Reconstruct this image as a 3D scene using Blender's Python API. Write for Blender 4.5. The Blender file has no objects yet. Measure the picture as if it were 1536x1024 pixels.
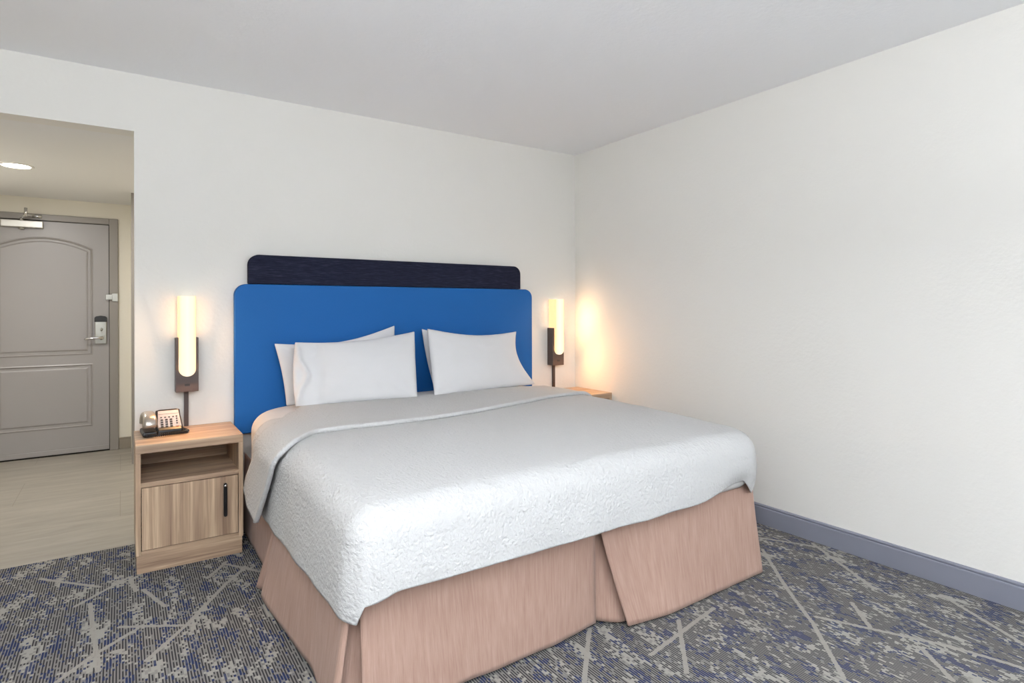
import bpy, bmesh, math, random
from math import pi, sin, cos, sqrt, exp
from mathutils import Vector, noise
random.seed(5)
scn = bpy.context.scene
COL = scn.collection

# ------------------------------------------------------------------ helpers
def lin(c):
    c = c / 255.0
    return c / 12.92 if c <= 0.04045 else ((c + 0.055) / 1.055) ** 2.4
def rgb(r, g, b): return (lin(r), lin(g), lin(b), 1.0)

class NT:
    """tiny node-tree builder"""
    def __init__(s, name):
        s.m = bpy.data.materials.new(name); s.m.use_nodes = True
        s.t = s.m.node_tree; s.n = s.t.nodes
        s.b = s.n['Principled BSDF']; s.out = s.n['Material Output']
    def node(s, typ, **kw):
        n = s.n.new(typ)
        for k, v in kw.items(): setattr(n, k, v)
        return n
    def put(s, sock, v):
        if isinstance(v, bpy.types.NodeSocket): s.t.links.new(v, sock)
        elif v is not None: sock.default_value = v
    def math(s, op, a, b=None, c=None, clamp=False):
        n = s.node('ShaderNodeMath', operation=op, use_clamp=clamp)
        s.put(n.inputs[0], a); s.put(n.inputs[1], b)
        if c is not None: s.put(n.inputs[2], c)
        return n.outputs[0]
    def vmath(s, op, a, b=None, scale=None):
        n = s.node('ShaderNodeVectorMath', operation=op)
        s.put(n.inputs[0], a)
        if b is not None: s.put(n.inputs[1], b)
        if scale is not None: s.put(n.inputs['Scale'], scale)
        return n.outputs['Value'] if op in ('LENGTH', 'DOT_PRODUCT', 'DISTANCE') else n.outputs[0]
    def coord(s, which='Object'): return s.node('ShaderNodeTexCoord').outputs[which]
    def pos(s): return s.node('ShaderNodeNewGeometry').outputs['Position']
    def mapping(s, v, scale=(1, 1, 1), loc=(0, 0, 0), rot=(0, 0, 0)):
        n = s.node('ShaderNodeMapping'); s.put(n.inputs[0], v)
        n.inputs['Scale'].default_value = scale; n.inputs['Location'].default_value = loc
        n.inputs['Rotation'].default_value = rot
        return n.outputs[0]
    def noise(s, v, scale=5, detail=2, rough=.5, dist=0):
        n = s.node('ShaderNodeTexNoise'); s.put(n.inputs['Vector'], v)
        n.inputs['Scale'].default_value = scale; n.inputs['Detail'].default_value = detail
        n.inputs['Roughness'].default_value = rough; n.inputs['Distortion'].default_value = dist
        return n.outputs['Fac']
    def voro(s, v, scale=5, feature='F1', out='Distance'):
        n = s.node('ShaderNodeTexVoronoi', feature=feature); s.put(n.inputs['Vector'], v)
        n.inputs['Scale'].default_value = scale
        return n.outputs[out]
    def ramp(s, f, stops):
        n = s.node('ShaderNodeValToRGB'); s.put(n.inputs[0], f)
        e = n.color_ramp.elements
        while len(e) < len(stops): e.new(.5)
        for el, (p, c) in zip(e, stops): el.position = p; el.color = c
        return n.outputs[0]
    def mix(s, f, a, b):
        n = s.node('ShaderNodeMix', data_type='RGBA')
        s.put(n.inputs[0], f); s.put(n.inputs[6], a); s.put(n.inputs[7], b)
        return n.outputs[2]
    def bump(s, h, strength=.3, dist=.002, normal=None):
        n = s.node('ShaderNodeBump'); n.inputs['Strength'].default_value = strength
        n.inputs['Distance'].default_value = dist; s.put(n.inputs['Height'], h)
        if normal is not None: s.put(n.inputs['Normal'], normal)
        return n.outputs[0]
    def fin(s, col=None, rough=.5, metal=0, normal=None, spec=None, sheen=None):
        s.put(s.b.inputs['Base Color'], col); s.put(s.b.inputs['Roughness'], rough)
        s.b.inputs['Metallic'].default_value = metal
        if normal is not None: s.put(s.b.inputs['Normal'], normal)
        if spec is not None: s.b.inputs['Specular IOR Level'].default_value = spec
        if sheen: s.b.inputs['Sheen Weight'].default_value = sheen
        return s.m

def plain(name, c, rough=.5, metal=0, spec=None, grain=0):
    n = NT(name)
    col = c
    if grain:
        f = n.noise(n.coord(), 60, 3)
        col = n.mix(f, tuple(x * (1 - grain) for x in c[:3]) + (1,), tuple(min(1, x * (1 + grain)) for x in c[:3]) + (1,))
    return n.fin(col, rough, metal, spec=spec)

def wall_mat(name, c, bump=.25):
    n = NT(name); p = n.pos()
    h1 = n.noise(p, 90, 3, .6); h2 = n.voro(p, 45, 'SMOOTH_F1')
    h = n.math('ADD', h1, n.math('MULTIPLY', h2, .7))
    return n.fin(c, .75, normal=n.bump(h, bump, .003), spec=.25)

def wood_mat(name, axis):
    n = NT(name); v = n.coord()
    sc = {'x': (.6, 12, 22), 'z': (15, 15, .45)}[axis]
    m = n.mapping(v, sc)
    g1 = n.noise(m, 2.2, 4, .62, .35)
    sc2 = {'x': (1.5, 60, 90), 'z': (80, 80, 1.2)}[axis]
    g2 = n.noise(n.mapping(v, sc2), 3, 2, .6)
    base = n.ramp(g1, [(.28, rgb(136, 111, 93)), (.42, rgb(166, 140, 118)), (.55, rgb(184, 158, 132)), (.62, rgb(206, 180, 152)), (.75, rgb(196, 170, 142))])
    fine = n.ramp(g2, [(.3, rgb(200, 196, 192)), (.62, rgb(255, 255, 255))])
    mm = n.node('ShaderNodeMix', data_type='RGBA', blend_type='MULTIPLY')
    mm.inputs[0].default_value = .55; n.put(mm.inputs[6], base); n.put(mm.inputs[7], fine)
    return n.fin(mm.outputs[2], .42, normal=n.bump(g2, .08, .001), spec=.4)

def carpet_mat():
    n = NT('woven patterned carpet'); p = n.pos()
    sx = n.node('ShaderNodeSeparateXYZ'); n.put(sx.inputs[0], p)
    X, Y = sx.outputs[0], sx.outputs[1]
    P = .0091
    cx = n.math('FLOOR', n.math('DIVIDE', X, P))
    fr = n.math('FRACT', n.math('DIVIDE', X, P))
    wn = n.node('ShaderNodeTexWhiteNoise', noise_dimensions='1D'); n.put(wn.inputs['W'], cx)
    yj = n.math('ADD', Y, n.math('MULTIPLY', wn.outputs['Value'], .013))
    yq = n.math('MULTIPLY', n.math('FLOOR', n.math('DIVIDE', yj, .013)), .013)
    xq = n.math('MULTIPLY', cx, P)
    cb = n.node('ShaderNodeCombineXYZ'); n.put(cb.inputs[0], xq); n.put(cb.inputs[1], yq)
    q = cb.outputs[0]
    dark_stripe = n.math('LESS_THAN', fr, .50)
    light_c, dark_c, navy_c = rgb(126, 125, 123), rgb(54, 53, 56), rgb(36, 48, 84)
    midlight = n.mix(n.noise(p, 3, 3), rgb(114, 113, 112), rgb(134, 131, 127))
    col = n.mix(dark_stripe, midlight, dark_c)
    # light worn patches that swallow the dark stripes
    patch = n.math('ADD', n.noise(n.mapping(q, (1, .38, 1)), 13, 4, .7), n.math('MULTIPLY', n.noise(q, 120, 1), .40))
    is_light = n.math('GREATER_THAN', patch, .765)
    col = n.mix(is_light, col, rgb(146, 144, 138))
    # navy flecks
    nv = n.math('ADD', n.noise(n.mapping(q, (1, .5, 1), loc=(7, 3, 0)), 17, 3, .65), n.math('MULTIPLY', n.noise(n.mapping(q, loc=(3, 9, 0)), 140, 1), .45))
    is_navy = n.math('GREATER_THAN', nv, .785)
    dim = n.math('LESS_THAN', fr, .78)
    col = n.mix(n.math('MULTIPLY', n.math('MULTIPLY', is_navy, dim), .88), col, navy_c)
    # short cross ticks breaking the stripes
    tick = n.math('GREATER_THAN', n.noise(n.mapping(q, loc=(31, 5, 2)), 170, 1), .60)
    col = n.mix(n.math('MULTIPLY', tick, .75), col, midlight)
    # long pale straight lines woven across the pattern
    SEG = [(2.691,1.749,2.406,1.450),(2.406,1.450,2.224,1.234),(2.224,1.234,1.977,0.992),(2.973,1.648,2.726,1.248),(2.893,1.049,2.716,0.728),(2.509,1.227,2.378,1.096),(2.281,1.249,2.482,0.871),(2.482,0.871,2.535,0.680),(2.380,0.925,2.261,0.788),(1.480,1.686,1.256,1.458),(1.810,1.538,1.573,1.303),(-0.159,3.000,0.029,3.190),(-0.110,2.993,-0.066,2.419),(0.385,2.870,0.213,2.588),(0.213,2.588,0.071,2.399),(0.078,3.012,0.146,2.793),(0.332,2.985,0.422,3.119),(0.408,3.101,0.537,2.911),(-0.080,2.544,0.047,2.655),(-0.178,2.427,-0.080,2.544),(0.036,3.131,0.051,3.015),(0.385,2.870,0.489,3.003),(-0.308,3.395,-0.080,3.148),(-0.006,2.708,0.230,2.566),
           (2.70,2.05,2.95,1.62),(1.55,1.44,2.0,1.52)]
    flat = n.vmath('MULTIPLY', p, (1, 1, 0))
    best = None
    for (ax, ay, bx, by) in SEG:
        a = Vector((ax, ay, 0)); d = Vector((bx, by, 0)) - a; L2 = d.length_squared
        pa = n.vmath('SUBTRACT', flat, tuple(a))
        t = n.math('MULTIPLY', n.vmath('DOT_PRODUCT', pa, tuple(d)), 1 / L2, clamp=True)
        dn = n.node('ShaderNodeVectorMath', operation='SCALE'); dn.inputs[0].default_value = tuple(d); n.put(dn.inputs['Scale'], t)
        dist = n.vmath('DISTANCE', pa, dn.outputs[0])
        best = dist if best is None else n.math('MINIMUM', best, dist)
    rag = n.math('MULTIPLY', n.math('SUBTRACT', n.noise(q, 120, 1), .5), .012)
    on_line = n.math('LESS_THAN', n.math('ADD', best, rag), .0085)
    col = n.mix(n.math('MULTIPLY', on_line, .9), col, rgb(146, 143, 137))
    h = n.math('ADD', n.noise(p, 420, 2), n.math('MULTIPLY', fr, .6))
    return n.fin(col, .95, normal=n.bump(h, .35, .003), spec=.1)

def tile_mat():
    n = NT('beige veined floor tile'); p = n.pos()
    v1 = n.noise(n.mapping(p, (.9, 6, 1)), 2.0, 5, .6, .8)
    v2 = n.noise(n.mapping(p, (2, 10, 1)), 6, 3, .6)
    col = n.ramp(n.math('ADD', n.math('MULTIPLY', v1, .75), n.math('MULTIPLY', v2, .25)), [(.3, rgb(140, 134, 124)), (.5, rgb(154, 148, 137)), (.7, rgb(168, 162, 151))])
    b = n.node('ShaderNodeTexBrick'); b.offset = .5; b.squash = 1
    n.put(b.inputs['Vector'], n.mapping(p, (1, 1, 1), loc=(.007, -3.62 + .04, 0), rot=(0, 0, 0)))
    b.inputs['Scale'].default_value = 1; b.inputs['Brick Width'].default_value = 1.116; b.inputs['Row Height'].default_value = .58
    b.inputs['Mortar Size'].default_value = .0022; b.inputs['Mortar Smooth'].default_value = .2
    col = n.mix(n.math('MULTIPLY', b.outputs['Fac'], .7), col, rgb(128, 120, 108))
    return n.fin(col, .38, normal=n.bump(v2, .05, .001), spec=.4)

def cover_mat():
    n = NT('white crinkled matelasse cotton'); v = n.coord()
    a = n.noise(n.mapping(v, (1, .6, .8)), 120, 2, .55, .8)
    b = n.voro(n.mapping(v, (1, .75, 1)), 95, 'SMOOTH_F1')
    c = n.noise(v, 24, 2, .5, .4)
    h = n.math('ADD', n.math('ADD', a, n.math('MULTIPLY', n.math('POWER', n.math('SUBTRACT', 1.0, n.voro(n.mapping(v, (1, .8, 1), loc=(3, 1, 2)), 38), clamp=True), 5), .55)), n.math('ADD', n.math('MULTIPLY', b, .8), n.math('MULTIPLY', c, .45)))
    return n.fin(rgb(193, 193, 193), .9, normal=n.bump(h, .6, .006), spec=.1)

def linen_mat(name, c=(216, 216, 218), bump=.12):
    n = NT(name); v = n.coord()
    h = n.math('ADD', n.noise(v, 9, 2), n.math('MULTIPLY', n.noise(v, 300, 1), .08))
    return n.fin(rgb(*c), .85, normal=n.bump(h, bump, .012), spec=.15)

def skirt_mat():
    n = NT('pinkish tan crinkled skirt cloth'); v = n.coord('UV')
    s1 = n.noise(n.mapping(v, (1, .05, 1)), 170, 3, .6)
    s2 = n.noise(n.mapping(v, (1, .10, 1)), 60, 2, .6, .3)
    s3 = n.noise(v, 5, 2)
    f = n.math('ADD', n.math('MULTIPLY', s1, .5), n.math('ADD', n.math('MULTIPLY', s2, .3), n.math('MULTIPLY', s3, .2)))
    col = n.ramp(f, [(.32, rgb(150, 120, 107)), (.5, rgb(163, 134, 121)), (.68, rgb(175, 147, 134))])
    h = n.math('ADD', s1, n.math('MULTIPLY', s2, .9))
    return n.fin(col, .85, normal=n.bump(h, .45, .003), spec=.15, sheen=.1)

def navy_mat():
    n = NT('navy woven fabric'); v = n.coord()
    s1 = n.noise(n.mapping(v, (1, 1, 14)), 16, 3, .7)
    col = n.ramp(s1, [(.3, rgb(26, 28, 42)), (.55, rgb(38, 41, 58)), (.75, rgb(56, 59, 78))])
    return n.fin(col, .9, normal=n.bump(s1, .3, .002), spec=.1)

def emis(name, c, strength):
    n = NT(name); e = n.b
    e.inputs['Base Color'].default_value = (.9, .85, .75, 1)
    e.inputs['Emission Color'].default_value = c; e.inputs['Emission Strength'].default_value = strength
    e.inputs['Roughness'].default_value = .4
    return n.m

M = dict(
    wall=wall_mat('warm white wall paint', rgb(233, 232, 228)),
    ceil=wall_mat('white ceiling paint', rgb(245, 247, 250), .35),
    walldarkened=wall_mat('taupe wall darkened to cut bounce', rgb(120, 114, 106)), walldimmed=wall_mat('greige wall dimmed to cut bounce', rgb(190, 186, 178)),  # unseen walls darkened to cut bounce onto the bed's foot and left side
    hallwall=wall_mat('cream hall paint', rgb(228, 223, 210), .1),
    hallceil=wall_mat('hall ceiling paint', rgb(234, 235, 236), .1),
    carpet=carpet_mat(), tile=tile_mat(),
    base=plain('grey blue baseboard paint', rgb(126, 128, 141), .4),
    basegrey=plain('taupe hall baseboard', rgb(140, 130, 116), .5),
    doorm=plain('grey satin door paint', rgb(153, 149, 147), .35),
    framem=plain('grey door frame paint', rgb(140, 134, 128), .38),
    gap=plain('dark rubber seal', rgb(22, 20, 18), .8),
    steel=plain('satin nickel', rgb(176, 175, 168), .32, .9),
    chrome=plain('polished chrome', rgb(220, 220, 220), .12, 1),
    closer=plain('silver painted closer', rgb(214, 212, 206), .35, .3),
    black=plain('black plastic', rgb(22, 21, 23), .35),
    cord=plain('black rubber cord', rgb(30, 30, 33), .45),
    woodx=wood_mat('oak laminate with level grain', 'x'), woodz=wood_mat('oak laminate with upright grain', 'z'),
    cover=cover_mat(), band=None, linen=linen_mat('smooth white cotton'), sheet=linen_mat('white fitted sheet', (205, 204, 203), .2),
    skirt=skirt_mat(), navy=navy_mat(), blue=None,
    bronze=plain('dark bronze metal', rgb(82, 72, 70), .38, .45),
    puck=emis('lit downlight lens', (1.0, .90, .76, 1), 30),
    trimw=plain('white trim ring', rgb(236, 234, 230), .4),
    silver=plain('brushed silver plastic', rgb(176, 168, 158), .3, .75),
    face=plain('pale phone faceplate', rgb(196, 188, 186), .4),
    redbtn=plain('red brown button', rgb(120, 60, 40), .4),
    ink=plain('dark grey print', rgb(60, 56, 56), .5),
    glass=None, winframe=plain('white window frame', rgb(235, 235, 235), .4),
)
def shade_mat():
    n = NT('glowing warm acrylic')
    sx = n.node('ShaderNodeSeparateXYZ'); n.put(sx.inputs[0], n.coord())
    a = n.math('DIVIDE', n.math('ABSOLUTE', sx.outputs[0]), .0395, clamp=True)
    col = n.ramp(a, [(0, (1, .90, .68, 1)), (.62, (1, .85, .58, 1)), (.9, (1, .73, .41, 1)), (1, (1, .60, .28, 1))])
    st = n.math('ADD', 1.04, n.math('MULTIPLY', n.math('POWER', a, 4), .25))
    n.put(n.b.inputs['Emission Color'], col); n.put(n.b.inputs['Emission Strength'], st)
    return n.fin((.16, .14, .11, 1), .4, spec=.2)
M['shade'] = shade_mat()
def blue_mat():
    n = NT('cobalt blue upholstery'); v = n.coord()
    f = n.noise(v, 260, 2)
    return n.fin(n.mix(f, rgb(14, 88, 158), rgb(20, 96, 166)), .62, normal=n.bump(f, .08, .001), spec=.3)
M['blue'] = blue_mat()
def glass_mat():
    n = NT('clear window glass')
    tr = n.node('ShaderNodeBsdfTransparent'); gl = n.node('ShaderNodeBsdfGlossy'); gl.inputs['Roughness'].default_value = .02
    mx = n.node('ShaderNodeMixShader'); mx.inputs[0].default_value = .06
    n.t.links.new(tr.outputs[0], mx.inputs[1]); n.t.links.new(gl.outputs[0], mx.inputs[2]); n.t.links.new(mx.outputs[0], n.out.inputs[0])
    return n.m
M['glass'] = glass_mat()

def link(name, bm, mat, parent=None, smooth=False, loc=None, bevel=0, seg=2, mod=None):
    me = bpy.data.meshes.new(name)
    bmesh.ops.recalc_face_normals(bm, faces=bm.faces)
    bm.to_mesh(me); bm.free()
    if smooth:
        for p in me.polygons: p.use_smooth = True
    o = bpy.data.objects.new(name, me); COL.objects.link(o)
    me.materials.append(mat)
    if parent: o.parent = parent
    if loc: o.location = loc
    if bevel:
        b = o.modifiers.new('bevel', 'BEVEL'); b.width = bevel; b.segments = seg; b.limit_method = 'ANGLE'; b.angle_limit = .6
        for p in me.polygons: p.use_smooth = True
        w = o.modifiers.new('wn', 'WEIGHTED_NORMAL'); w.keep_sharp = True
    return o

def box(bm, x0, x1, y0, y1, z0, z1):
    vs = [bm.verts.new((x, y, z)) for x in (x0, x1) for y in (y0, y1) for z in (z0, z1)]
    for f in ((0, 1, 3, 2), (4, 6, 7, 5), (0, 4, 5, 1), (2, 3, 7, 6), (0, 2, 6, 4), (1, 5, 7, 3)):
        bm.faces.new([vs[i] for i in f])
def boxes(*bs):
    bm = bmesh.new()
    for b in bs: box(bm, *b)
    return bm
def prism(bm, pts, y0, y1, axis='y'):
    """closed outline pts (a,b) extruded; axis y: (x,z) outline, axis x: (y,z) outline, axis z: (x,y)"""
    def P(a, b, d):
        return {'y': (a, d, b), 'x': (d, a, b), 'z': (a, b, d)}[axis]
    A = [bm.verts.new(P(a, b, y0)) for a, b in pts]; B = [bm.verts.new(P(a, b, y1)) for a, b in pts]
    bm.faces.new(A); bm.faces.new(B[::-1])
    k = len(pts)
    for i in range(k): bm.faces.new((A[i], A[(i + 1) % k], B[(i + 1) % k], B[i]))
def rrect(x0, x1, z0, z1, r, seg=8):
    """r = (bl, br, tr, tl)"""
    if not isinstance(r, tuple): r = (r,) * 4
    out = []
    for (cx, cz, a0, rr) in ((x0 + r[0], z0 + r[0], pi, r[0]), (x1 - r[1], z0 + r[1], 1.5 * pi, r[1]), (x1 - r[2], z1 - r[2], 0, r[2]), (x0 + r[3], z1 - r[3], .5 * pi, r[3])):
        if rr < 1e-6: out.append((cx, cz)); continue
        for k in range(seg + 1):
            a = a0 + k / seg * pi / 2
            out.append((cx + rr * cos(a), cz + rr * sin(a)))
    return out
def tube(bm, pts, r, seg=8, closed=False):
    rings = []
    pts = [Vector(p) for p in pts]; up = None
    for i, p in enumerate(pts):
        t = (pts[min(i + 1, len(pts) - 1)] - pts[max(i - 1, 0)]).normalized()
        if up is None: up = Vector((0, 0, 1)) if abs(t.z) < .9 else Vector((1, 0, 0))
        s = t.cross(up).normalized(); up = s.cross(t).normalized()
        rr = r(i / (len(pts) - 1)) if callable(r) else r
        rings.append([bm.verts.new(p + s * rr * cos(2 * pi * k / seg) + up * rr * sin(2 * pi * k / seg)) for k in range(seg)])
    for a, b in zip(rings, rings[1:]):
        for k in range(seg): bm.faces.new((a[k], a[(k + 1) % seg], b[(k + 1) % seg], b[k]))
    bm.faces.new(rings[0]); bm.faces.new(rings[-1][::-1])
def grid_faces(bm, V, wrap=False):
    for i in range(len(V) - 1):
        for j in range(len(V[0]) - 1):
            try: bm.faces.new((V[i][j], V[i + 1][j], V[i + 1][j + 1], V[i][j + 1]))
            except ValueError: pass

def tag(o, label, cat, group=None):
    o['label'] = label; o['category'] = cat
    if group: o['group'] = group
    return o
def thing(name, label, cat, loc=(0, 0, 0), rotz=0, group=None):
    o = bpy.data.objects.new(name, None); COL.objects.link(o)
    o.location = loc; o.rotation_euler = (0, 0, rotz); o.empty_display_size = .1
    return tag(o, label, cat, group)
def struct(name, bm, mat, parent=None, **kw):
    o = link(name, bm, mat, parent, **kw)
    if parent is None: o['kind'] = 'structure'
    return o
def dup(root, loc, label):
    r = root.copy(); COL.objects.link(r); r.location = loc; r['label'] = label
    for ch in list(root.children):
        c = ch.copy(); COL.objects.link(c); c.parent = r
        for g in ch.children:
            d = g.copy(); COL.objects.link(d); d.parent = c
    return r

# ------------------------------------------------------------------ room shell
XR, YB, H = 3.0126, 3.5951, 2.44
XL, YF = -1.65, -3.30           # left wall, window wall behind the camera
HX0, HX1, HY, HH = -1.07, .058, 6.17, 2.1427
struct('floor', boxes((XL - .1, XR + .1, YF - .1, 3.622, -.08, 0)), M['carpet'])
struct('floor_hall', boxes((HX0 - .1, HX1 + .9, 3.622, HY + .1, -.08, 0)), M['tile'])
struct('ceiling', boxes((XL - .1, XR + .1, YF - .1, YB + .12, H, H + .08)), M['ceil'])
struct('wall_right', boxes((XR, XR + .1, YF - .1, YB + .1, 0, H)), M['wall'])
struct('wall_back', boxes((HX1, XR, YB, YB + .10, 0, H), (HX0, HX1, YB, YB + .12, HH, H), (XL, HX0, YB, YB + .12, 0, H)), M['wall'])
struct('wall_left', boxes((XL - .1, XL, YF - .1, YB + .1, 0, H)), M['walldimmed'])
WX0, WX1, WZ0, WZ1 = -.8, 2.1, .35, 2.25
struct('wall_front', boxes((XL, WX0, YF - .1, YF, 0, H), (WX1, XR, YF - .1, YF, 0, H), (WX0, WX1, YF - .1, YF, 0, WZ0), (WX0, WX1, YF - .1, YF, WZ1, H)), M['walldarkened'])
w1 = struct('window_1', boxes((WX0, WX0 + .05, YF - .08, YF - .02, WZ0, WZ1), (WX1 - .05, WX1, YF - .08, YF - .02, WZ0, WZ1),
            (WX0 + .05, WX1 - .05, YF - .08, YF - .02, WZ0, WZ0 + .05), (WX0 + .05, WX1 - .05, YF - .08, YF - .02, WZ1 - .05, WZ1),
            (.675, .725, YF - .08, YF - .02, WZ0 + .05, WZ1 - .05)), M['winframe'])
link('pane', boxes((WX0 + .05, WX1 - .05, YF - .055, YF - .05, WZ0 + .05, WZ1 - .05)), M['glass'], w1)
# hall shell
struct('wall_hall_end', boxes((HX0 - .1, HX1 + .9, HY, HY + .1, 0, HH + .1)), M['hallwall'])
struct('wall_hall_left', boxes((HX0 - .1, HX0, YB + .12, HY, 0, HH + .1)), M['hallwall'])
HN = 5.53                        # the hall widens into a side recess nearer than this
struct('wall_hall_right', boxes((.072, HX1 + .9, HN, HY, 0, HH), (HX1 + .8, HX1 + .9, YB + .1, HN, 0, HH)), M['hallwall'])
struct('trim_1', boxes((.068, .13, HN - .02, HN - .0005, 0, HH)), M['framem'])
struct('ceiling_hall', boxes((HX0 - .1, HX1 + .9, YB + .12, HY + .1, HH, HH + .1)), M['hallceil'])

# baseboards with a rounded top lip
def baseboard(name, pts_fn, mat):
    bm = bmesh.new(); pts_fn(bm)
    return struct(name, bm, mat, bevel=.0015)
def prof(h, t):
    return [(0, 0), (t, 0), (t, h * .80), (t * .90, h * .835), (t * .50, h * .855), (t * .50, h * .875), (t * .80, h * .90), (t * .78, h * .95), (t * .50, h * .99), (0, h)]
hB = .112
baseboard('baseboard_right', lambda bm: prism(bm, [(XR - a, b) for a, b in prof(hB, .013)], YF, YB, 'y'), M['base'])
baseboard('baseboard_back', lambda bm: prism(bm, [(YB - a, b) for a, b in prof(hB, .013)], HX1, XR - .013, 'x'), M['base'])
baseboard('baseboard_left', lambda bm: prism(bm, [(XL + a, b) for a, b in prof(hB, .013)], YF, YB, 'y'), M['base'])
baseboard('baseboard_hall', lambda bm: prism(bm, [(HY - a, b) for a, b in prof(.10, .012)], -.018, .071, 'x'), M['basegrey'])

# ------------------------------------------------------------------ entrance door
d1 = struct('door_1', boxes((-.084, -.020, HY - .022, HY + .0, 0, 2.008), (-1.02, -.956, HY - .022, HY, 0, 2.008), (-.956, -.084, HY - .022, HY, 1.956, 2.008)), M['framem'], bevel=.004)
DX0, DX1, DZ0, DZ1 = -.953, -.088, .012, 1.950
DYF = HY - .012
# leaf with raised-and-sunk moulded panels
def outline_arch(x0, x1, z0, zs, za, seg=20):
    pts = [(x0, z0), (x1, z0)]
    xc = (x0 + x1) / 2
    for k in range(seg + 1):
        t = k / seg; x = x1 + (x0 - x1) * t
        u = (x - xc) / ((x1 - x0) / 2)
        pts.append((x, zs + (za - zs) * (1 - abs(u) ** 2.0)))
    return pts
def inset(pts, d):
    """shrink an outline towards its inside by d (approx., convex)"""
    n = len(pts); out = []
    for i in range(n):
        p0, p1, p2 = Vector(pts[i - 1]), Vector(pts[i]), Vector(pts[(i + 1) % n])
        e1, e2 = (p1 - p0), (p2 - p1)
        if e1.length < 1e-7: e1 = e2
        if e2.length < 1e-7: e2 = e1
        e1.normalize(); e2.normalize()
        n1, n2 = Vector((-e1.y, e1.x)), Vector((-e2.y, e2.x))
        m = n1 + n2; m.normalize(); k = max(.5, m.dot(n1))
        out.append(tuple(p1 + m * d / k))
    return out
def moulded_panel(pts, name):
    bm = bmesh.new()
    rings = []
    for d, y in ((0, 0), (.010, -.0045), (.018, .005), (.034, .005), (.044, -.001), (.05, -.0015)):
        q = inset(pts, d) if d else pts
        rings.append([bm.verts.new((x, DYF + y - .0005, z)) for x, z in q])
    for a, b in zip(rings, rings[1:]):
        for k in range(len(a)): bm.faces.new((a[k], a[(k + 1) % len(a)], b[(k + 1) % len(a)], b[k]))
    bm.faces.new(rings[-1])
    return link(name, bm, M['doorm'], leaf, smooth=False)
up = outline_arch(-.845, -.200, .835, 1.738, 1.822)
lo = [(-.845, .225), (-.200, .225), (-.200, .762), (-.845, .762)]
bm = bmesh.new()
# door face with real openings for the two panels, built as strips
def strip(x0, x1, z0, z1): box(bm, x0, x1, DYF, HY + .03, z0, z1)
strip(DX0, -.845, DZ0, DZ1); strip(-.200, DX1, DZ0, DZ1)
strip(-.845, -.200, DZ0, .225); strip(-.845, -.200, .762, .835)
arch = [p for p in up[2:]]
cap = [(-.200, DZ1), (-.845, DZ1)] + arch[::-1]
prism(bm, cap, DYF, HY + .03, 'y')
leaf = link('door_leaf', bm, M['doorm'], d1)
moulded_panel(up, 'upper_panel'); moulded_panel(lo, 'lower_panel')
link('weatherstrip', boxes((-.956, -.084, HY - .008, HY + .03, 1.950, 1.957), (-.088, -.084, HY - .008, HY + .03, .0, 1.95), (-.953, -.088, HY - .006, HY + .03, .0005, .012)), M['gap'], d1)
link('door_sweep', boxes((DX0 + .004, DX1 - .004, DYF - .008, DYF, .014, .052)), M['doorm'], leaf, bevel=.002)
# electronic lock
lk = link('lock_plate', boxes((-.187, -.104, DYF - .028, DYF, .925, 1.12)), M['steel'], d1, bevel=.006)
bm = bmesh.new(); prism(bm, [(-.190, 1.115), (-.101, 1.115), (-.101, 1.150), (-.112, 1.162), (-.146, 1.168), (-.180, 1.162), (-.190, 1.150)], DYF - .034, DYF, 'y')
link('card_reader', bm, M['black'], lk, bevel=.003)
bm = bmesh.new(); tube(bm, [(-.140, DYF - .026, 1.05), (-.140, DYF - .045, 1.05)], .011, 16)
box(bm, -.144, -.136, DYF - .056, DYF - .044, 1.036, 1.064)
link('deadbolt_turn', bm, M['steel'], lk, smooth=True)
bm = bmesh.new(); tube(bm, [(-.140, DYF - .026, .978), (-.140, DYF - .060, .978)], .016, 16)
tube(bm, [(-.135, DYF - .058, .978), (-.165, DYF - .062, .979), (-.20, DYF - .064, .978), (-.235, DYF - .062, .974), (-.258, DYF - .056, .970)], lambda t: .0105 - .003 * t, 10)
link('door_handle', bm, M['chrome'], lk, smooth=True)
g = link('security_latch', boxes((-.066, -.022, HY - .034, HY - .0222, 1.29, 1.36), (-.110, -.062, HY - .040, HY - .026, 1.305, 1.350)), M['steel'], d1, bevel=.003)
# closer
cl = link('door_closer', boxes((-.795, -.530, DYF - .055, DYF, 1.888, 1.942)), M['closer'], d1, bevel=.005)
bm = bmesh.new(); tube(bm, [(-.668, DYF - .03, 1.888), (-.668, DYF - .03, 1.872)], .02, 16)
link('adjuster_cap', bm, M['steel'], cl, smooth=True)
bm = bmesh.new()
tube(bm, [(-.668, DYF - .03, 1.942), (-.668, DYF - .03, 1.962)], .012, 12)
tube(bm, [(-.668, DYF - .03, 1.958), (-.650, DYF - .11, 1.964), (-.628, DYF - .155, 1.975)], .008, 8)
tube(bm, [(-.628, DYF - .155, 1.962), (-.628, DYF - .155, 2.03)], .011, 12)
tube(bm, [(-.628, DYF - .155, 1.978), (-.59, DYF - .07, 1.984), (-.575, DYF - .012, 1.986)], .007, 8)
box(bm, -.60, -.54, HY - .038, HY - .0222, 1.972, 1.998)
link('closer_arm', bm, M['chrome'], cl, smooth=True)

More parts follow.
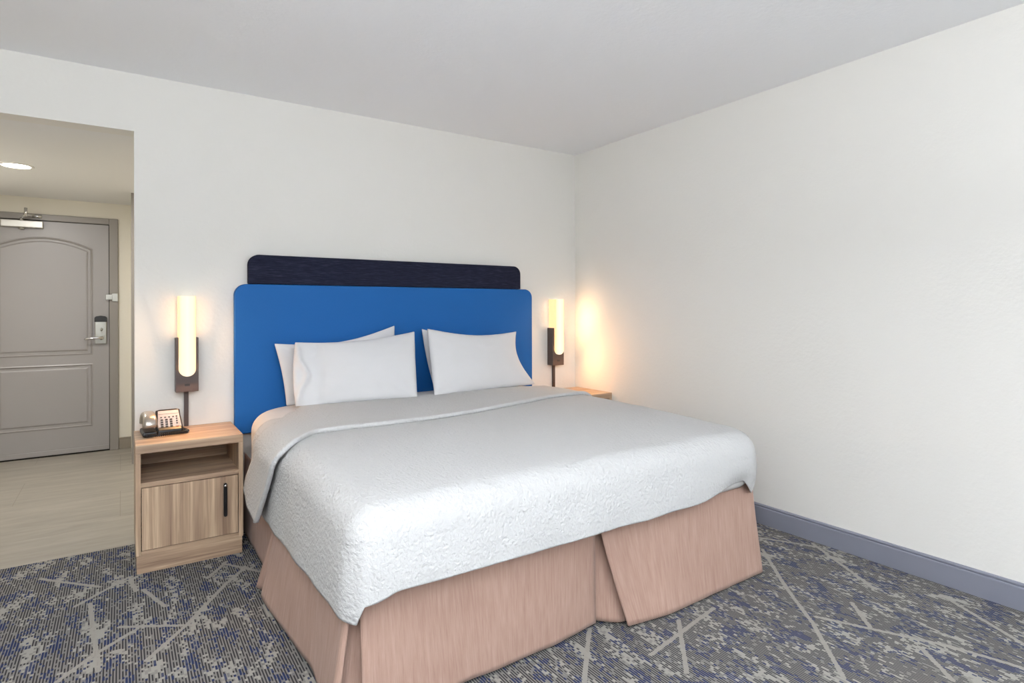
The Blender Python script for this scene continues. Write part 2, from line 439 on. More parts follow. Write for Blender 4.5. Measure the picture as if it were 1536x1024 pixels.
# hall downlight
dl = thing('downlight', 'round lit recessed downlight in the hall ceiling near the entrance door', 'ceiling light', (-.555, 4.86, HH))
bm = bmesh.new()
N = 40; R1, R2 = .092, .074
ring = [[bm.verts.new((r * cos(2 * pi * k / N), r * sin(2 * pi * k / N), z)) for k in range(N)] for r, z in ((R1, 0), (R1, -.004), (R2, -.006), (R2, -.001))]
for a, b in zip(ring, ring[1:]):
    for k in range(N): bm.faces.new((a[k], a[(k + 1) % N], b[(k + 1) % N], b[k]))
link('trim_ring', bm, M['trimw'], dl, smooth=True)
bm = bmesh.new(); bm.faces.new([bm.verts.new((R2 * cos(2 * pi * k / N), R2 * sin(2 * pi * k / N), -.003)) for k in range(N)])
link('lens', bm, M['puck'], dl)

# ------------------------------------------------------------------ headboard
hb = thing('headboard', 'wide blue padded headboard with a navy strip along its top, behind the bed', 'headboard', (1.54, YB, .523))
bm = bmesh.new(); prism(bm, rrect(.523 - 1.54, 2.556 - 1.54, 0, 1.362 - .523, (.03, .03, .062, .062), 10), -.050, -.003)
link('blue_panel', bm, M['blue'], hb, bevel=.008, seg=3)
bm = bmesh.new(); prism(bm, rrect(.595 - 1.54, 2.455 - 1.54, .30, 1.530 - .523, (.0, .0, .058, .058), 10), -.048, -.001)
# the navy panel stands just behind the blue one's front, above it
bm.free(); bm = bmesh.new(); prism(bm, rrect(.595 - 1.54, 2.455 - 1.54, 1.3635 - .523, 1.530 - .523, (0, 0, .058, .058), 10), -.044, -.003)
link('navy_panel', bm, M['navy'], hb, bevel=.006, seg=3)

# ------------------------------------------------------------------ nightstands
def nightstand(label, loc):
    t = thing('nightstand', label, 'nightstand', loc, 0, 'wooden nightstands beside the bed')
    W, D, Z = .455, .400, .594
    x0, x1, yf, yb = -W / 2, W / 2, -D / 2, D / 2
    s = .021
    link('top_panel', boxes((x0, x1, yf, yb, Z - .040, Z)), M['woodx'], t, bevel=.0012)
    for a, b in ((x0, x0 + s), (x1 - s, x1)):
        link('side_panel', boxes((a, b, yf, yb, .084, Z - .0402)), M['woodz'], t, bevel=.001)
    link('back_panel', boxes((x0 + s, x1 - s, yb - .012, yb, .084, Z - .0402)), M['woodx'], t)
    link('shelf', boxes((x0 + s, x1 - s, yf + .001, yb - .012, .397, .419)), M['woodx'], t, bevel=.001)
    link('bottom_panel', boxes((x0 + s, x1 - s, yf + .001, yb - .012, .084, .104)), M['woodx'], t, bevel=.001)
    link('plinth', boxes((x0 + .004, x1 - .004, yf + .006, yb - .004, 0, .0838)), M['woodx'], t, bevel=.001)
    d = link('door', boxes((x0 + s + .003, x1 - s - .003, yf - .0005, yf + .018, .107, .394)), M['woodz'], t, bevel=.001)
    bm = bmesh.new(); prism(bm, rrect(x1 - .0905, x1 - .0745, .200, .364, .0079, 8), yf - .016, yf - .001)
    h = link('handle', bm, M['black'], d, bevel=.003)
    bm = bmesh.new(); tube(bm, [(x1 - .0825, yf - .0155, .351), (x1 - .0825, yf - .0185, .351)], .0066, 16)
    sc = link('handle_cap', bm, M['chrome'], d, smooth=True)
    sc['label'] = 'chrome cap at the top of the handle'
    return t
ns = nightstand('wooden nightstand with an open shelf and a door, carrying the telephone', (.2805, 3.390, 0))
dup(ns, (2.775, 3.365, .006), 'wooden nightstand in the corner by the right wall, mostly hidden behind the bed')

# ------------------------------------------------------------------ sconces
def sconce(label, x):
    t = thing('wall_sconce', label, 'wall lamp', (x, YB, .785), 0, 'bedside wall sconces')
    bm = bmesh.new(); box(bm, -.0535, .0535, -.070, -.0005, 0, .286)
    bp = link('backplate', bm, M['bronze'], t, bevel=.0015)
    link('socket', boxes((-.012, .012, -.0712, -.0695, .030, .042)), M['black'], bp)
    # upper light box from the wall, and the pill-ended slab in front of the plate
    w = .0395
    bm = bmesh.new(); box(bm, -w, w, -.070, -.001, .2865, .506)
    link('light_box', bm, M['shade'], t, bevel=.002)
    bm = bmesh.new(); prism(bm, rrect(-w, w, .082, .506, (w - .0005, w - .0005, .001, .001), 14), -.090, -.0705)
    link('lamp_shade', bm, M['shade'], t, bevel=.003)
    bm = bmesh.new(); box(bm, -.0105, .0105, -.016, -.0005, .02 - .785, -.0005)
    link('cord_cover', bm, M['bronze'], t, bevel=.001)
    return t
sconce('tall lit wall sconce above the telephone nightstand, left of the headboard', .290)
sconce('tall lit wall sconce in the corner, right of the headboard', 2.787)

# ------------------------------------------------------------------ telephone
ph = thing('telephone', 'silver and black desk telephone with coiled cord on the left nightstand', 'telephone', (.175, 3.452, .5945), .06)
bm = bmesh.new()
prism(bm, [(-.075, 0), (.070, 0), (.070, .012), (.052, .020), (.045, .082), (.030, .112), (.015, .112), (-.02, .06), (-.075, .024)], -.03, .078, 'x')
link('base', bm, M['black'], ph, bevel=.006, seg=3)
# tilted faceplate frame: local axes of the face
F0 = Vector((.024, -.062, .016)); FU = Vector((0, .070, .094)).normalized(); FN = Vector((0, -FU.z, FU.y)); FX = Vector((1, 0, 0))
def facepoly(pts, d0, d1):
    bm = bmesh.new()
    A = [bm.verts.new(F0 + FX * a + FU * b + FN * d0) for a, b in pts]; B = [bm.verts.new(F0 + FX * a + FU * b + FN * d1) for a, b in pts]
    bm.faces.new(A); bm.faces.new(B[::-1])
    for i in range(len(pts)): bm.faces.new((A[i], A[(i + 1) % len(pts)], B[(i + 1) % len(pts)], B[i]))
    return bm
link('bezel', facepoly([(-.060, -.006), (.060, -.006), (.050, .119), (.036, .124), (-.040, .124), (-.052, .119)], -.020, .004), M['black'], ph, bevel=.003)
fp = link('faceplate', facepoly([(-.053, .002), (.054, .002), (.044, .114), (-.046, .114)], .004, .0065), M['face'], ph, bevel=.001)
link('message_strip', facepoly([(-.045, .094), (.0445, .094), (.0443, .0952), (-.0449, .0952)], .0065, .007), M['ink'], fp)
for r in range(4):
    for c in range(3):
        a, b = -.032 + c * .020, .024 + r * .0125
        link('key', facepoly([(a - .0055, b - .004), (a + .0055, b - .004), (a + .0055, b + .004), (a - .0055, b + .004)], .0065, .009), M['ink'], fp)
for c in range(4):
    a, b = -.034 + c * .0175, .076
    link('function_key', facepoly([(a - .004, b - .0025), (a + .004, b - .0025), (a + .004, b + .0025), (a - .004, b + .0025)], .0065, .0085), M['ink'], fp)
for c in range(4):
    a, b = .0335, .038 + c * .013
    link('function_key', facepoly([(a - .0035, b - .0028), (a + .0035, b - .0028), (a + .0035, b + .0028), (a - .0035, b + .0028)], .0065, .0085), M['ink'], fp)
rb = link('message_button', facepoly([(.0285, .013), (.0385, .013), (.0385, .021), (.0285, .021)], .0065, .0095), M['redbtn'], fp); rb['label'] = 'red brown message button'
# handset lying on its cradle: a silver arch front to back, ears down
def handset():
    bm = bmesh.new(); rings = []
    n = 26
    for i in range(n + 1):
        t = i / n; a = pi * (.02 + .96 * t)
        c = Vector((0, -cos(a) * .078, .022 + sin(a) ** .55 * .070)); c.x = 0
        tv = Vector((0, sin(a) * .078, cos(a) * .07)).normalized(); nv = Vector((0, -tv.z, tv.y))
        ww = .026 + .006 * abs(cos(a)) ** 2; th = .013 + .012 * abs(cos(a)) ** 2
        rings.append([bm.verts.new(c + Vector((1, 0, 0)) * ww * (abs(cos(b)) ** .7) * (1 if cos(b) > 0 else -1) + nv * th * (abs(sin(b)) ** .8) * (1 if sin(b) > 0 else -1)) for b in [2 * pi * k / 16 + .001 for k in range(16)]])
    for a, b in zip(rings, rings[1:]):
        for k in range(16): bm.faces.new((a[k], a[(k + 1) % 16], b[(k + 1) % 16], b[k]))
    bm.faces.new(rings[0]); bm.faces.new(rings[-1][::-1])
    return bm
hs = link('handset', handset(), M['silver'], ph, smooth=True, loc=(-.062, .010, .008))
hs.rotation_euler = (0, 0, 0)
link('cradle', boxes((-.094, -.031, -.078, .075, 0, .024)), M['black'], ph, bevel=.008, seg=3)
# coiled cord sweeping round the front of the phone
bm = bmesh.new()
ctl = [Vector(v) for v in ((-.088, -.066, .012), (-.082, -.090, .0105), (-.045, -.103, .0095), (.02, -.104, .0095), (.07, -.098, .0095), (.098, -.078, .0095), (.100, -.045, .0095), (.088, .0, .010), (.084, .03, .012))]
def cat(P, t):
    n = len(P) - 1; k = min(int(t * n), n - 1); u = t * n - k
    p0, p1, p2, p3 = P[max(k - 1, 0)], P[k], P[k + 1], P[min(k + 2, n)]
    return .5 * ((2 * p1) + (p2 - p0) * u + (2 * p0 - 5 * p1 + 4 * p2 - p3) * u * u + (3 * p1 - p0 - 3 * p2 + p3) * u ** 3)
pts = []
turns = 62; per = 9
for i in range(turns * per):
    t = i / (turns * per - 1)
    c = cat(ctl, t); tv = (cat(ctl, min(t + .004, 1)) - cat(ctl, max(t - .004, 0))).normalized()
    s = tv.cross(Vector((0, 0, 1))).normalized(); a = 2 * pi * i / per
    pts.append(c + s * .0062 * cos(a) + Vector((0, 0, 1)) * .0062 * sin(a))
tube(bm, pts, .0019, 5)
link('coiled_cord', bm, M['cord'], ph, smooth=True)

# ------------------------------------------------------------------ bed
bed = thing('bed', 'king size bed with white mattress and pinkish tan skirt between the two nightstands', 'bed', (1.52, 2.57, 0))
BX, BY = 1.52, 2.57
link('box_spring', boxes((.60 - BX, 2.45 - BX, 1.745 - BY, 3.52 - BY, .12, .40)), M['sheet'], bed, bevel=.02)
def legs():
    for x in (.75, 2.3):
        for y in (1.85, 3.35):
            b = bmesh.new(); tube(b, [(x - BX, y - BY, 0), (x - BX, y - BY, .12)], .03, 12); link('leg', b, M['black'], bed, smooth=True)
legs()

def perim(x0, x1, y0, y1, rc, closed=False, step=.03, yb=None):
    """U-shaped outline, left-back -> foot-left -> foot-right -> right-back; rc=(foot-left, foot-right); returns [(P,N)]"""
    out = []
    yb = y1 if yb is None else yb
    n = max(2, int((yb - (y0 + rc[0])) / step))
    for k in range(n): out.append((Vector((x0, yb + (y0 + rc[0] - yb) * k / n, 0)), Vector((-1, 0, 0))))
    for k in range(15):
        a = pi + k / 15 * pi / 2
        out.append((Vector((x0 + rc[0] + rc[0] * cos(a), y0 + rc[0] + rc[0] * sin(a), 0)), Vector((cos(a), sin(a), 0))))
    xa, xb = x0 + rc[0], x1 - rc[1]
    n = int((xb - xa) / step)
    for k in range(n): out.append((Vector((xa + (xb - xa) * k / n, y0, 0)), Vector((0, -1, 0))))
    for k in range(21):
        a = 1.5 * pi + k / 21 * pi / 2
        out.append((Vector((xb + rc[1] * cos(a), y0 + rc[1] + rc[1] * sin(a), 0)), Vector((cos(a), sin(a), 0))))
    n = max(2, int((yb - (y0 + rc[1])) / step))
    for k in range(n + 1): out.append((Vector((x1, y0 + rc[1] + (yb - y0 - rc[1]) * k / n, 0)), Vector((1, 0, 0))))
    return out

def ztop(x, y):
    """height of the mattress top: gently crowned, lower towards the foot"""
    u = (x - 1.52) / .97; v = (y - 1.6) / 1.93
    z = .664 + .016 * max(0, v) - .018 * max(0, .35 - v) / .35
    return z - .012 * abs(u) ** 3

# mattress: a closed rounded slab with rounded head corners too
def mattress():
    bm = bmesh.new()
    x0, x1, y0, y1 = .562, 2.480, 1.606, 3.532
    R = .085; out = []
    rcs = [.10, .17, .20, .27]      # foot-left, foot-right, head-right, head-left
    pts = []
    for (cx, cy, a0, r) in ((x0 + rcs[0], y0 + rcs[0], pi, rcs[0]), (x1 - rcs[1], y0 + rcs[1], 1.5 * pi, rcs[1]), (x1 - rcs[2], y1 - rcs[2], 0, rcs[2]), (x0 + rcs[3], y1 - rcs[3], .5 * pi, rcs[3])):
        for k in range(13):
            a = a0 + k / 12 * pi / 2; pts.append((Vector((cx + r * cos(a), cy + r * sin(a), 0)), Vector((cos(a), sin(a), 0))))
    # densify straight runs
    dense = []
    for i in range(len(pts)):
        P, Nn = pts[i]; Q, Nq = pts[(i + 1) % len(pts)]
        n = max(1, int((Q - P).length / .06))
        for k in range(n): dense.append((P.lerp(Q, k / n), Nn if n > 1 else Nn))
    C = Vector((1.52, 2.57, 0)); rings = []
    def rng(fn): rings.append([bm.verts.new(fn(P, Nn)) for P, Nn in dense])
    zb = .405
    for t in (.02, .3, .6, .85): rng(lambda P, Nn, t=t: (lambda q: Vector((q.x, q.y, ztop(q.x, q.y))))(C.lerp(P - Nn * min(R, .058), t)))
    for k in range(9):
        a = k / 8 * pi / 2
        rng(lambda P, Nn, a=a: (lambda q: Vector((q.x, q.y, ztop(q.x, q.y) - R * (1 - cos(a)))))(P - Nn * R * (1 - sin(a)) if True else P))
    for z in (.54, .47, .43): rng(lambda P, Nn, z=z: Vector((P.x, P.y, z)))
    rng(lambda P, Nn: Vector((P.x, P.y, zb + .003)) - Nn * .02)
    for a, b in zip(rings, rings[1:]):
        m = len(a)
        for k in range(m): bm.faces.new((a[k], a[(k + 1) % m], b[(k + 1) % m], b[k]))
    bm.faces.new(rings[0]); bm.faces.new(rings[-1])
    for v in bm.verts: v.co -= Vector((BX, BY, 0))
    return bm
mt = link('mattress', mattress(), M['sheet'], bed, smooth=True)
mt['label'] = 'mattress under a smooth white fitted sheet'

# bedspread: draped sheet with thickness
def smooth(a, b, x):
    t = max(0, min(1, (x - a) / (b - a))); return t * t * (3 - 2 * t)
CX0, CX1, CY0 = .532, 2.500, 1.578
def bedspread():
    per = perim(CX0, CX1, CY0, 3.05, (.10, .185), step=.016, yb=3.05)
    R = .099; bm = bmesh.new(); V = []
    for P, Nn in per:
        # height of the hem around the bed
        if Nn.x < -.99: hem = .300 + .035 * smooth(2.6, 1.75, P.y)
        elif P.x < 1.0: hem = .335 + .056 * smooth(.556, .574, P.x) + .024 * smooth(.572, .66, P.x)
        else: hem = .415
        if P.x > 1.9 and Nn.y < -.05 or Nn.x > .05:
            hem = .415 + .036 * smooth(1.95, 2.24, P.x) - .072 * smooth(2.30, 2.40, P.x)
        hem += .004 * noise.noise(Vector((P.x * 6, P.y * 6, 3)))
        row = []
        yc = max(P.y, 2.9); C = Vector((1.52, yc, 0))
        Pin = P - Nn * R
        nt = 26
        for j in range(nt):
            q = C.lerp(Pin, j / nt); row.append((Vector((q.x, q.y, ztop(q.x, q.y) + .009)), Vector((0, 0, 1)), 0))
        for k in range(11):
            a = k / 10 * pi / 2
            q = P - Nn * R * (1 - sin(a))
            row.append((Vector((q.x, q.y, ztop(q.x, q.y) + .009 - R * (1 - cos(a)))), Nn * sin(a) + Vector((0, 0, cos(a))), 0))
        zs = row[-1][0].z; nd = 26
        for k in range(1, nd + 1):
            f = k / nd; drop = (zs - hem)
            flare = .010 - .026 * smooth(1.9, 2.35, P.x)
            q = P + Nn * (.006 * sin(pi * min(1, f * 1.0)) + flare * f * f)
            # slack: gentle vertical ripples that grow towards the hem
            s = P.x * 1.0 - P.y
            rip = noise.noise(Vector((P.x * 5.2, P.y * 5.2, .4 * f))) * .010 * f
            row.append((Vector((q.x, q.y, zs - drop * f)) + Nn * rip, Nn, f))
        vr = []
        for co, nn, f in row:
            w = noise.noise(co * 7) * .0022 + noise.noise(co * 19) * .0012
            # crease standing up along the foot-left corner
            if P.x < .72 and P.y < 1.75:
                d = (P - Vector((CX0 + .030, CY0 + .018, 0))).length
                w += .011 * exp(-(d / .013) ** 2) * (f ** .3 if f > 0 else 0)
                w += .004 * noise.noise(Vector((co.x * 60, co.y * 60, co.z * 14))) * exp(-(d / .09) ** 2) * (1 if f > 0 else 0)
            vr.append(bm.verts.new(co + nn * w))
        V.append(vr)
    grid_faces(bm, V)
    bmesh.ops.remove_doubles(bm, verts=bm.verts, dist=.0004)
    return bm
bsp = link('bedspread', bedspread(), M['cover'], smooth=True)
sol = bsp.modifiers.new('cloth', 'SOLIDIFY'); sol.thickness = .005; sol.offset = 1
tag(bsp, 'white crinkled bedspread draped over the foot and sides of the bed', 'bedspread')

def band():
    """the bedspread's top turned back towards the foot: a doubled strip across the bed"""
    R = .094; bm = bmesh.new()
    x0, x1 = CX0 - .010, CX1 + .008
    sec = []                                       # cross section parameter list: (kind, value)
    def pt(s, y):                                  # s in 0..1 left hem -> right hem
        zt = ztop(1.52, y); 
        hemL, hemR = .308 + .050 * smooth(2.78, 3.05, y), .36
        # arc lengths
        z_side = ztop(x0, y) - R
        L1 = z_side - hemL; La = R * pi / 2; Lt = (x1 - x0) - 2 * R; L2 = z_side - hemR
        tot = L1 + 2 * La + Lt + L2; d = s * tot
        if d < L1:
            f = 1 - d / L1; return Vector((x0 - .020 * f ** 1.3, y, hemL + d)), Vector((-1, 0, 0)), f
        d -= L1
        if d < La:
            a = pi / 2 * (1 - d / La); x = x0 + R * (1 - sin(a)); return Vector((x, y, ztop(x, y) - R * (1 - cos(a)))), Vector((-sin(a), 0, cos(a))), 0
        d -= La
        if d < Lt:
            x = x0 + R + d; return Vector((x, y, ztop(x, y))), Vector((0, 0, 1)), 0
        d -= Lt
        if d < La:
            a = pi / 2 * d / La; x = x1 - R * (1 - sin(a)); return Vector((x, y, ztop(x, y) - R * (1 - cos(a)))), Vector((sin(a), 0, cos(a))), 0
        d -= La
        return Vector((x1, y, z_side - d)), Vector((1, 0, 0)), d / L2
    n = 230; V = []
    for i in range(n + 1):
        s = i / n
        p, nn, f = pt(s, 2.6)
        left_f = f if p.x < 1 else 0
        # fold line (towards the foot) and back edge (towards the pillows)
        X = p.x
        yf = 2.55 + .03 * smooth(1.1, .72, X) + .26 * smooth(1.2, 2.5, X)
        yb = 3.33 + .04 * sin(X * 5) - .17 * smooth(.85, .62, X) - .10 * smooth(2.1, 2.5, X)
        if X < .72:
            yf = 2.58 - .14 * smooth(.72, .545, X) if p.z > .62 else 2.44
            yf += .24 * max(0, min(1, (.64 - p.z) / .33)) ** 1.15
            yb = 3.14 - .26 * smooth(.70, .54, X) + .15 * smooth(.58, .31, p.z)
        yf += .006 * noise.noise(Vector((s * 14, 1, 0)))
        row = []
        m = 34; th = .022
        for k in range(7):                         # rounded rolled edge
            a = -pi / 2 + k / 6 * pi
            r = th / 2
            y = yf + r - r * cos(a) * 1.0
            off = .012 + r + r * sin(a)
            q, nn, _ = pt(s, y); row.append(q + nn * off)
        for k in range(1, m + 1):
            t = k / m; y = yf + r + (yb - yf - r) * t
            q, nn, ff = pt(s, y)
            off = .012 + th - .006 * smooth(0, .10, t) - .006 * smooth(.5, 1, t)
            w = noise.noise(Vector(q) * 7) * .0022 + noise.noise(Vector(q) * 19) * .0012
            rip = noise.noise(Vector((1, q.y * 6, 2))) * .010 * ff
            row.append(q + nn * (off + w + rip))
        q, nn, _ = pt(s, yb + .002); row.append(q + nn * .002)
        V.append([bm.verts.new(v) for v in row])
    grid_faces(bm, V)
    return bm
bd = link('turned_back_fold', band(), M['cover'], bsp, smooth=True)
sol = bd.modifiers.new('cloth', 'SOLIDIFY'); sol.thickness = .004; sol.offset = -1
bd['label'] = 'top of the bedspread turned back in a doubled strip with a rolled edge'

# bed skirt: pleated panels as a ruled surface between a top line and a hem line
def skirt_strip(top, bot, ztopv, zbot, curve=1.15, nz=22, step=.02, dens=None):
    bm = bmesh.new(); P = []
    for i in range(len(top) - 1):
        a, b, c, d = Vector(top[i]), Vector(top[i + 1]), Vector(bot[i]), Vector(bot[i + 1])
        n = max(2, int(max((b - a).length, (d - c).length) / step))
        for k in range(n): P.append((a.lerp(b, k / n), c.lerp(d, k / n)))
    P.append((Vector(top[-1]), Vector(bot[-1])))
    # smooth slightly along the run so folds stay soft
    for _ in range(1):
        P = [P[0]] + [((P[i - 1][0] + P[i][0] * 2 + P[i + 1][0]) / 4, (P[i - 1][1] + P[i][1] * 2 + P[i + 1][1]) / 4) for i in range(1, len(P) - 1)] + [P[-1]]
    uvl = bm.loops.layers.uv.new('UVMap'); UV = {}; run = 0
    V = []
    for i, (a, b) in enumerate(P):
        if i: run += (b - P[i - 1][1]).length
        row = []
        tx = (P[min(i + 1, len(P) - 1)][0] - P[max(i - 1, 0)][0]); tx = tx.normalized() if tx.length > 1e-6 else Vector((1, 0))
        nn = Vector((tx.y, -tx.x))
        for j in range(nz + 1):
            f = j / nz; q = a.lerp(b, f ** curve)
            q = q + nn * (.0035 * noise.noise(Vector((q.x * 9, q.y * 9, f))) * f)
            z = ztopv + (zbot + .004 * noise.noise(Vector((q.x * 5, q.y * 5, 8))) - ztopv) * f
            vv = bm.verts.new((q.x - BX, q.y - BY, z)); UV[vv] = (run + top[0][0], z); row.append(vv)
        V.append(row)
    grid_faces(bm, V)
    for f in bm.faces:
        for l in f.loops: l[uvl].uv = UV[l.vert]
    return bm
sk = [
    # left side, head to foot, with a double fold two fifths of the way down
    skirt_strip([(.566, 3.50), (.566, 2.90), (.566, 2.66), (.568, 2.62), (.560, 2.616), (.557, 2.606), (.560, 2.598), (.562, 2.592), (.556, 2.585), (.556, 2.55), (.556, 2.0), (.556, 1.72), (.557, 1.700), (.568, 1.692)],
                [(.553, 3.50), (.556, 2.90), (.562, 2.70), (.552, 2.68), (.500, 2.755), (.484, 2.74), (.492, 2.70), (.506, 2.685), (.486, 2.64), (.488, 2.56), (.530, 2.0), (.505, 1.735), (.484, 1.698), (.506, 1.676)], .43, .014),
    # recessed piece behind the foot-left corner
    skirt_strip([(.562, 1.716), (.60, 1.704), (.66, 1.692)], [(.505, 1.745), (.575, 1.712), (.66, 1.692)], .43, .014),
    # foot, left panel
    skirt_strip([(.572, 1.655), (.90, 1.652), (1.30, 1.652), (1.478, 1.653)],
                [(.580, 1.640), (.94, 1.655), (1.30, 1.660), (1.512, 1.684)], .43, .012),
    # recessed piece in the middle of the foot
    skirt_strip([(1.38, 1.676), (1.47, 1.672), (1.60, 1.670), (1.70, 1.670)], [(1.43, 1.732), (1.50, 1.716), (1.585, 1.640), (1.68, 1.628)], .43, .014),
    # foot, right panel with its kicked-out free edge, and the far side
    skirt_strip([(1.476, 1.645), (1.60, 1.646), (1.80, 1.650), (2.44, 1.650), (2.472, 1.665), (2.474, 1.80), (2.474, 3.50)],
                [(1.600, 1.601), (1.68, 1.590), (1.79, 1.573), (2.38, 1.585), (2.445, 1.583), (2.475, 1.75), (2.475, 3.50)], .470, .012),
]
names = ['side_skirt', 'corner_pleat', 'foot_skirt', 'centre_pleat', 'foot_skirt']
for nme, bmx in zip(names, sk):
    o = link(nme, bmx, M['skirt'], bed, smooth=True)
    s = o.modifiers.new('cloth', 'SOLIDIFY'); s.thickness = .0025; s.offset = 0

# ------------------------------------------------------------------ pillows
def pillow(label, TL, TR, BR, BL, T, bows, seam=None, seedv=0, nu=44, nv=30, sharp=.42, cuff=0):
    TL, TR, BR, BL = map(Vector, (TL, TR, BR, BL))
    ctr = (TL + TR + BR + BL) / 4
    nrm = (TR - TL).cross(BL - TL).normalized()
    if nrm.y > 0: nrm = -nrm
    bt, br, bb, bl = bows       # inward sag of the top / right / bottom / left edge
    ud = (TR - TL).normalized(); vd = (BL - TL).normalized()
    bm = bmesh.new(); V = {}
    for side in (1, -1):
        for i in range(nu + 1):
            for j in range(nv + 1):
                u, v = i / nu, j / nv
                p = TL.lerp(TR, u).lerp(BL.lerp(BR, u), v)
                p += vd * bt * sin(pi * u) * (1 - v) ** 1.5 - vd * bb * sin(pi * u) * v ** 1.5
                p += ud * bl * sin(pi * v) * (1 - u) ** 1.5 - ud * br * sin(pi * v) * u ** 1.5
                edge = i in (0, nu) or j in (0, nv)
                uu = min(1, u / (1 - cuff)) if cuff < 0 else (max(0, (u - cuff)) / (1 - cuff))
                a = (sin(pi * uu) ** sharp) * (sin(pi * v) ** sharp)
                if cuff and u < cuff + .03: a = max(a, .16 * sin(pi * min(1, v)) * min(1, u / .02) )
                if j in (0, nv) or i in (0, nu): a = 0
                h = T * a
                q = Vector((u * 6 + seedv, v * 4, side))
                h *= 1 + .10 * noise.noise(q * .6)
                if side == 1 and not edge:
                    w = .003 * noise.noise(Vector((u * 9 + seedv, v * 9, 1)))
                    # soft folds radiating from the corners
                    for (cu, cv) in ((0, 0), (1, 0), (0, 1), (1, 1)):
                        du, dv = abs(u - cu), abs(v - cv); r = sqrt(du * du + dv * dv * .4) + 1e-4
                        w += .004 * sin(math.atan2(dv, du) * 9 + seedv) * exp(-r / .16) * min(1, r * 9)
                    if cuff:
                        w -= .010 * exp(-((u - cuff - .03 * sin(pi * v)) / .012) ** 2)
                        w += .030 * exp(-((u - .03 - .075 * exp(-((v - .55) / .20) ** 2)) / .016) ** 2) * min(1, sin(pi * v) * 2.5)
                    h += w
                key = (i, j, 0 if edge else side)
                if key not in V: V[key] = bm.verts.new(p + nrm * h * side - ctr)
        for i in range(nu):
            for j in range(nv):
                def k(a, b): return V[(a, b, 0 if (a in (0, nu) or b in (0, nv)) else side)]
                bm.faces.new((k(i, j), k(i + 1, j), k(i + 1, j + 1), k(i, j + 1)))
    o = link('pillow', bm, M['linen'], smooth=True, loc=tuple(ctr))
    s = o.modifiers.new('sub', 'SUBSURF'); s.levels = 1; s.render_levels = 1
    return tag(o, label, 'pillow', 'white pillows against the headboard')
pillow('white pillow behind the front left pillow, against the left half of the headboard',
       (.712, 3.488, 1.030), (1.449, 3.500, 1.121), (1.46, 3.455, .684), (.775, 3.47, .668), .034, (.05, .01, 0, .01), seedv=3)
pillow('white pillow at the front of the left pair, its stitched open end facing the nightstand',
       (.811, 3.425, 1.037), (1.555, 3.43, 1.082), (1.462, 3.185, .690), (.777, 3.275, .690), .070, (.030, .004, 0, -.012), seedv=1, cuff=.17)
pillow('white pillow at the back of the right pair, only its left edge peeking out',
       (1.625, 3.498, 1.095), (2.30, 3.50, 1.02), (2.33, 3.46, .69), (1.70, 3.46, .69), .032, (.04, .02, 0, -.01), seedv=8)
pillow('white pillow at the front of the right pair, lower right corner spread out',
       (1.630, 3.425, 1.098), (2.345, 3.44, 1.062), (2.405, 3.29, .690), (1.563, 3.185, .690), .066, (.045, .075, 0, .0), seedv=5)

# ------------------------------------------------------------------ light
def area(name, loc, rot, sx, sy, energy, col, cast=True):
    l = bpy.data.lights.new(name, 'AREA'); l.shape = 'RECTANGLE'; l.size = sx; l.size_y = sy; l.energy = energy; l.color = col
    o = bpy.data.objects.new(name, l); COL.objects.link(o); o.location = loc; o.rotation_euler = rot
    return o
area('window_daylight', ((WX0 + WX1) / 2, YF + .01, (WZ0 + WZ1) / 2), (-pi / 2, 0, 0), WX1 - WX0 - .1, WZ1 - WZ0 - .1, 50, (.95, .98, 1.0))
area('added_fill_at_window', ((WX0 + WX1) / 2, YF + .05, (WZ0 + WZ1) / 2), (-pi / 2 - 1.15, 0, 0), WX1 - WX0 - .1, WZ1 - WZ0 - .5, 620, (.925, .965, 1.0))  # added upward fill at the window, brightens the ceiling
area('added_fill_behind_camera', (-.55, -.8, 1.6), (pi, 0, 0), 2.0, 1.6, 225, (.925, .965, 1.0))  # unseen fill panel added behind the camera to lift ceiling and room
area('hall_downlight', (-.555, 4.86, HH - .02), (0, 0, 0), .14, .14, 15, (1.0, .985, .975))
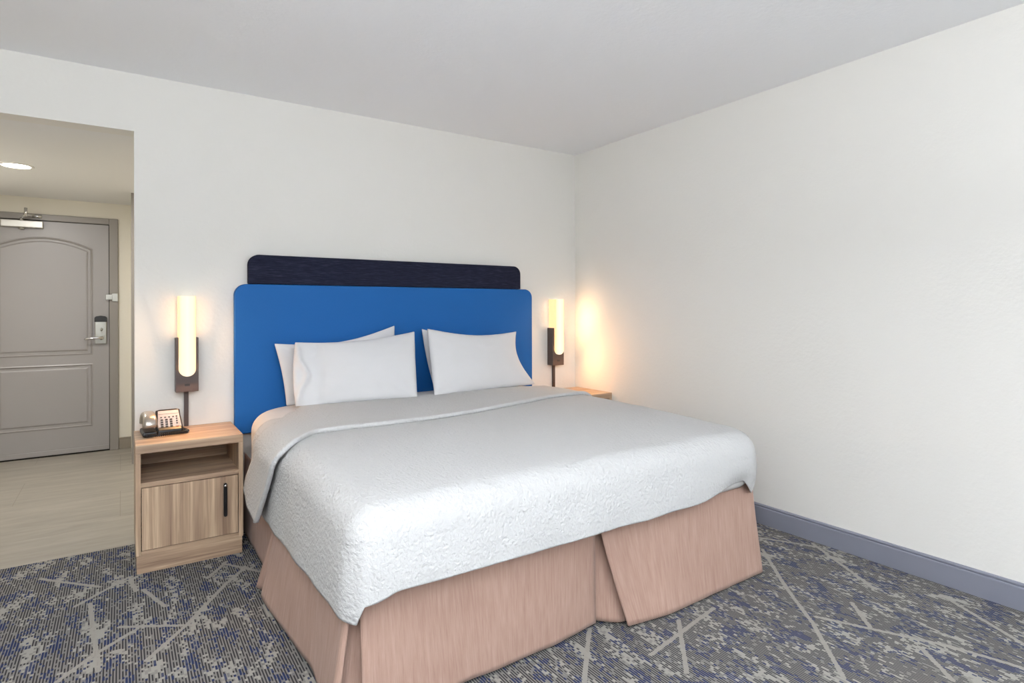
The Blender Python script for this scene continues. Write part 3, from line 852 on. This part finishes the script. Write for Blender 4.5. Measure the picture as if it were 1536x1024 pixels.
area('side_recess_light', (.5, 4.9, HH - .02), (0, 0, 0), .3, .3, 5, (1.0, .92, .80))
for sx_, pw in ((.290, 1.0), (2.787, 1.0)):
    for sgn in (-1, 1):
        o = area('sconce_side_glow', (sx_ + sgn * .046, YB - .048, 1.18), Vector((sgn, 0, 0)).to_track_quat('-Z', 'Y').to_euler(), .07, .20, .07, (1, .62, .36))
        o.visible_camera = False
        o = area('sconce_side_glow', (sx_ + sgn * .050, YB - .098, 1.08), Vector((sgn, -1.0, -.2)).to_track_quat('-Z', 'Y').to_euler(), .04, .36, 1.1, (1, .60, .28))
        o.visible_camera = False
    o = area('sconce_front_glow', (sx_, YB - .112, .885), Vector((0, -1, -.8)).to_track_quat('-Z', 'Y').to_euler(), .07, .04, 1.7, (1, .52, .22)); o.visible_camera = False
w = bpy.data.worlds.new('World'); scn.world = w; w.use_nodes = True
bg = w.node_tree.nodes['Background']; bg.inputs[0].default_value = (.75, .85, 1, 1); bg.inputs[1].default_value = .35

# ------------------------------------------------------------------ camera
cam = bpy.data.cameras.new('camera'); co = bpy.data.objects.new('camera', cam); COL.objects.link(co)
co.location = (0, 0, 1.2213)
from mathutils import Matrix
yaw, roll = .5899, -.0026
Rm = Matrix.Rotation(-yaw, 4, 'Z') @ Matrix.Rotation(pi / 2, 4, 'X') @ Matrix.Rotation(roll, 4, 'Z')
co.matrix_world = Matrix.Translation((0, 0, 1.2213)) @ Rm
cam.sensor_fit = 'HORIZONTAL'; cam.sensor_width = 36; cam.lens = 36 * 875.9118 / 1536
cam.shift_y = (462.4018 - 512) / 1536
cam.clip_start = .05; cam.clip_end = 50
scn.camera = co

vs = scn.view_settings
scn.display_settings.display_device = 'sRGB'
vs.view_transform = 'Standard'; vs.look = 'None'; vs.exposure = 0.13; vs.gamma = 1.0; vs.use_curve_mapping = False
scn.cycles.max_bounces = 12; scn.cycles.diffuse_bounces = 6; scn.cycles.glossy_bounces = 4
scn.cycles.use_denoising = True
scn.cycles.sample_clamp_indirect = 6
scn.cycles.caustics_reflective = False; scn.cycles.caustics_refractive = False
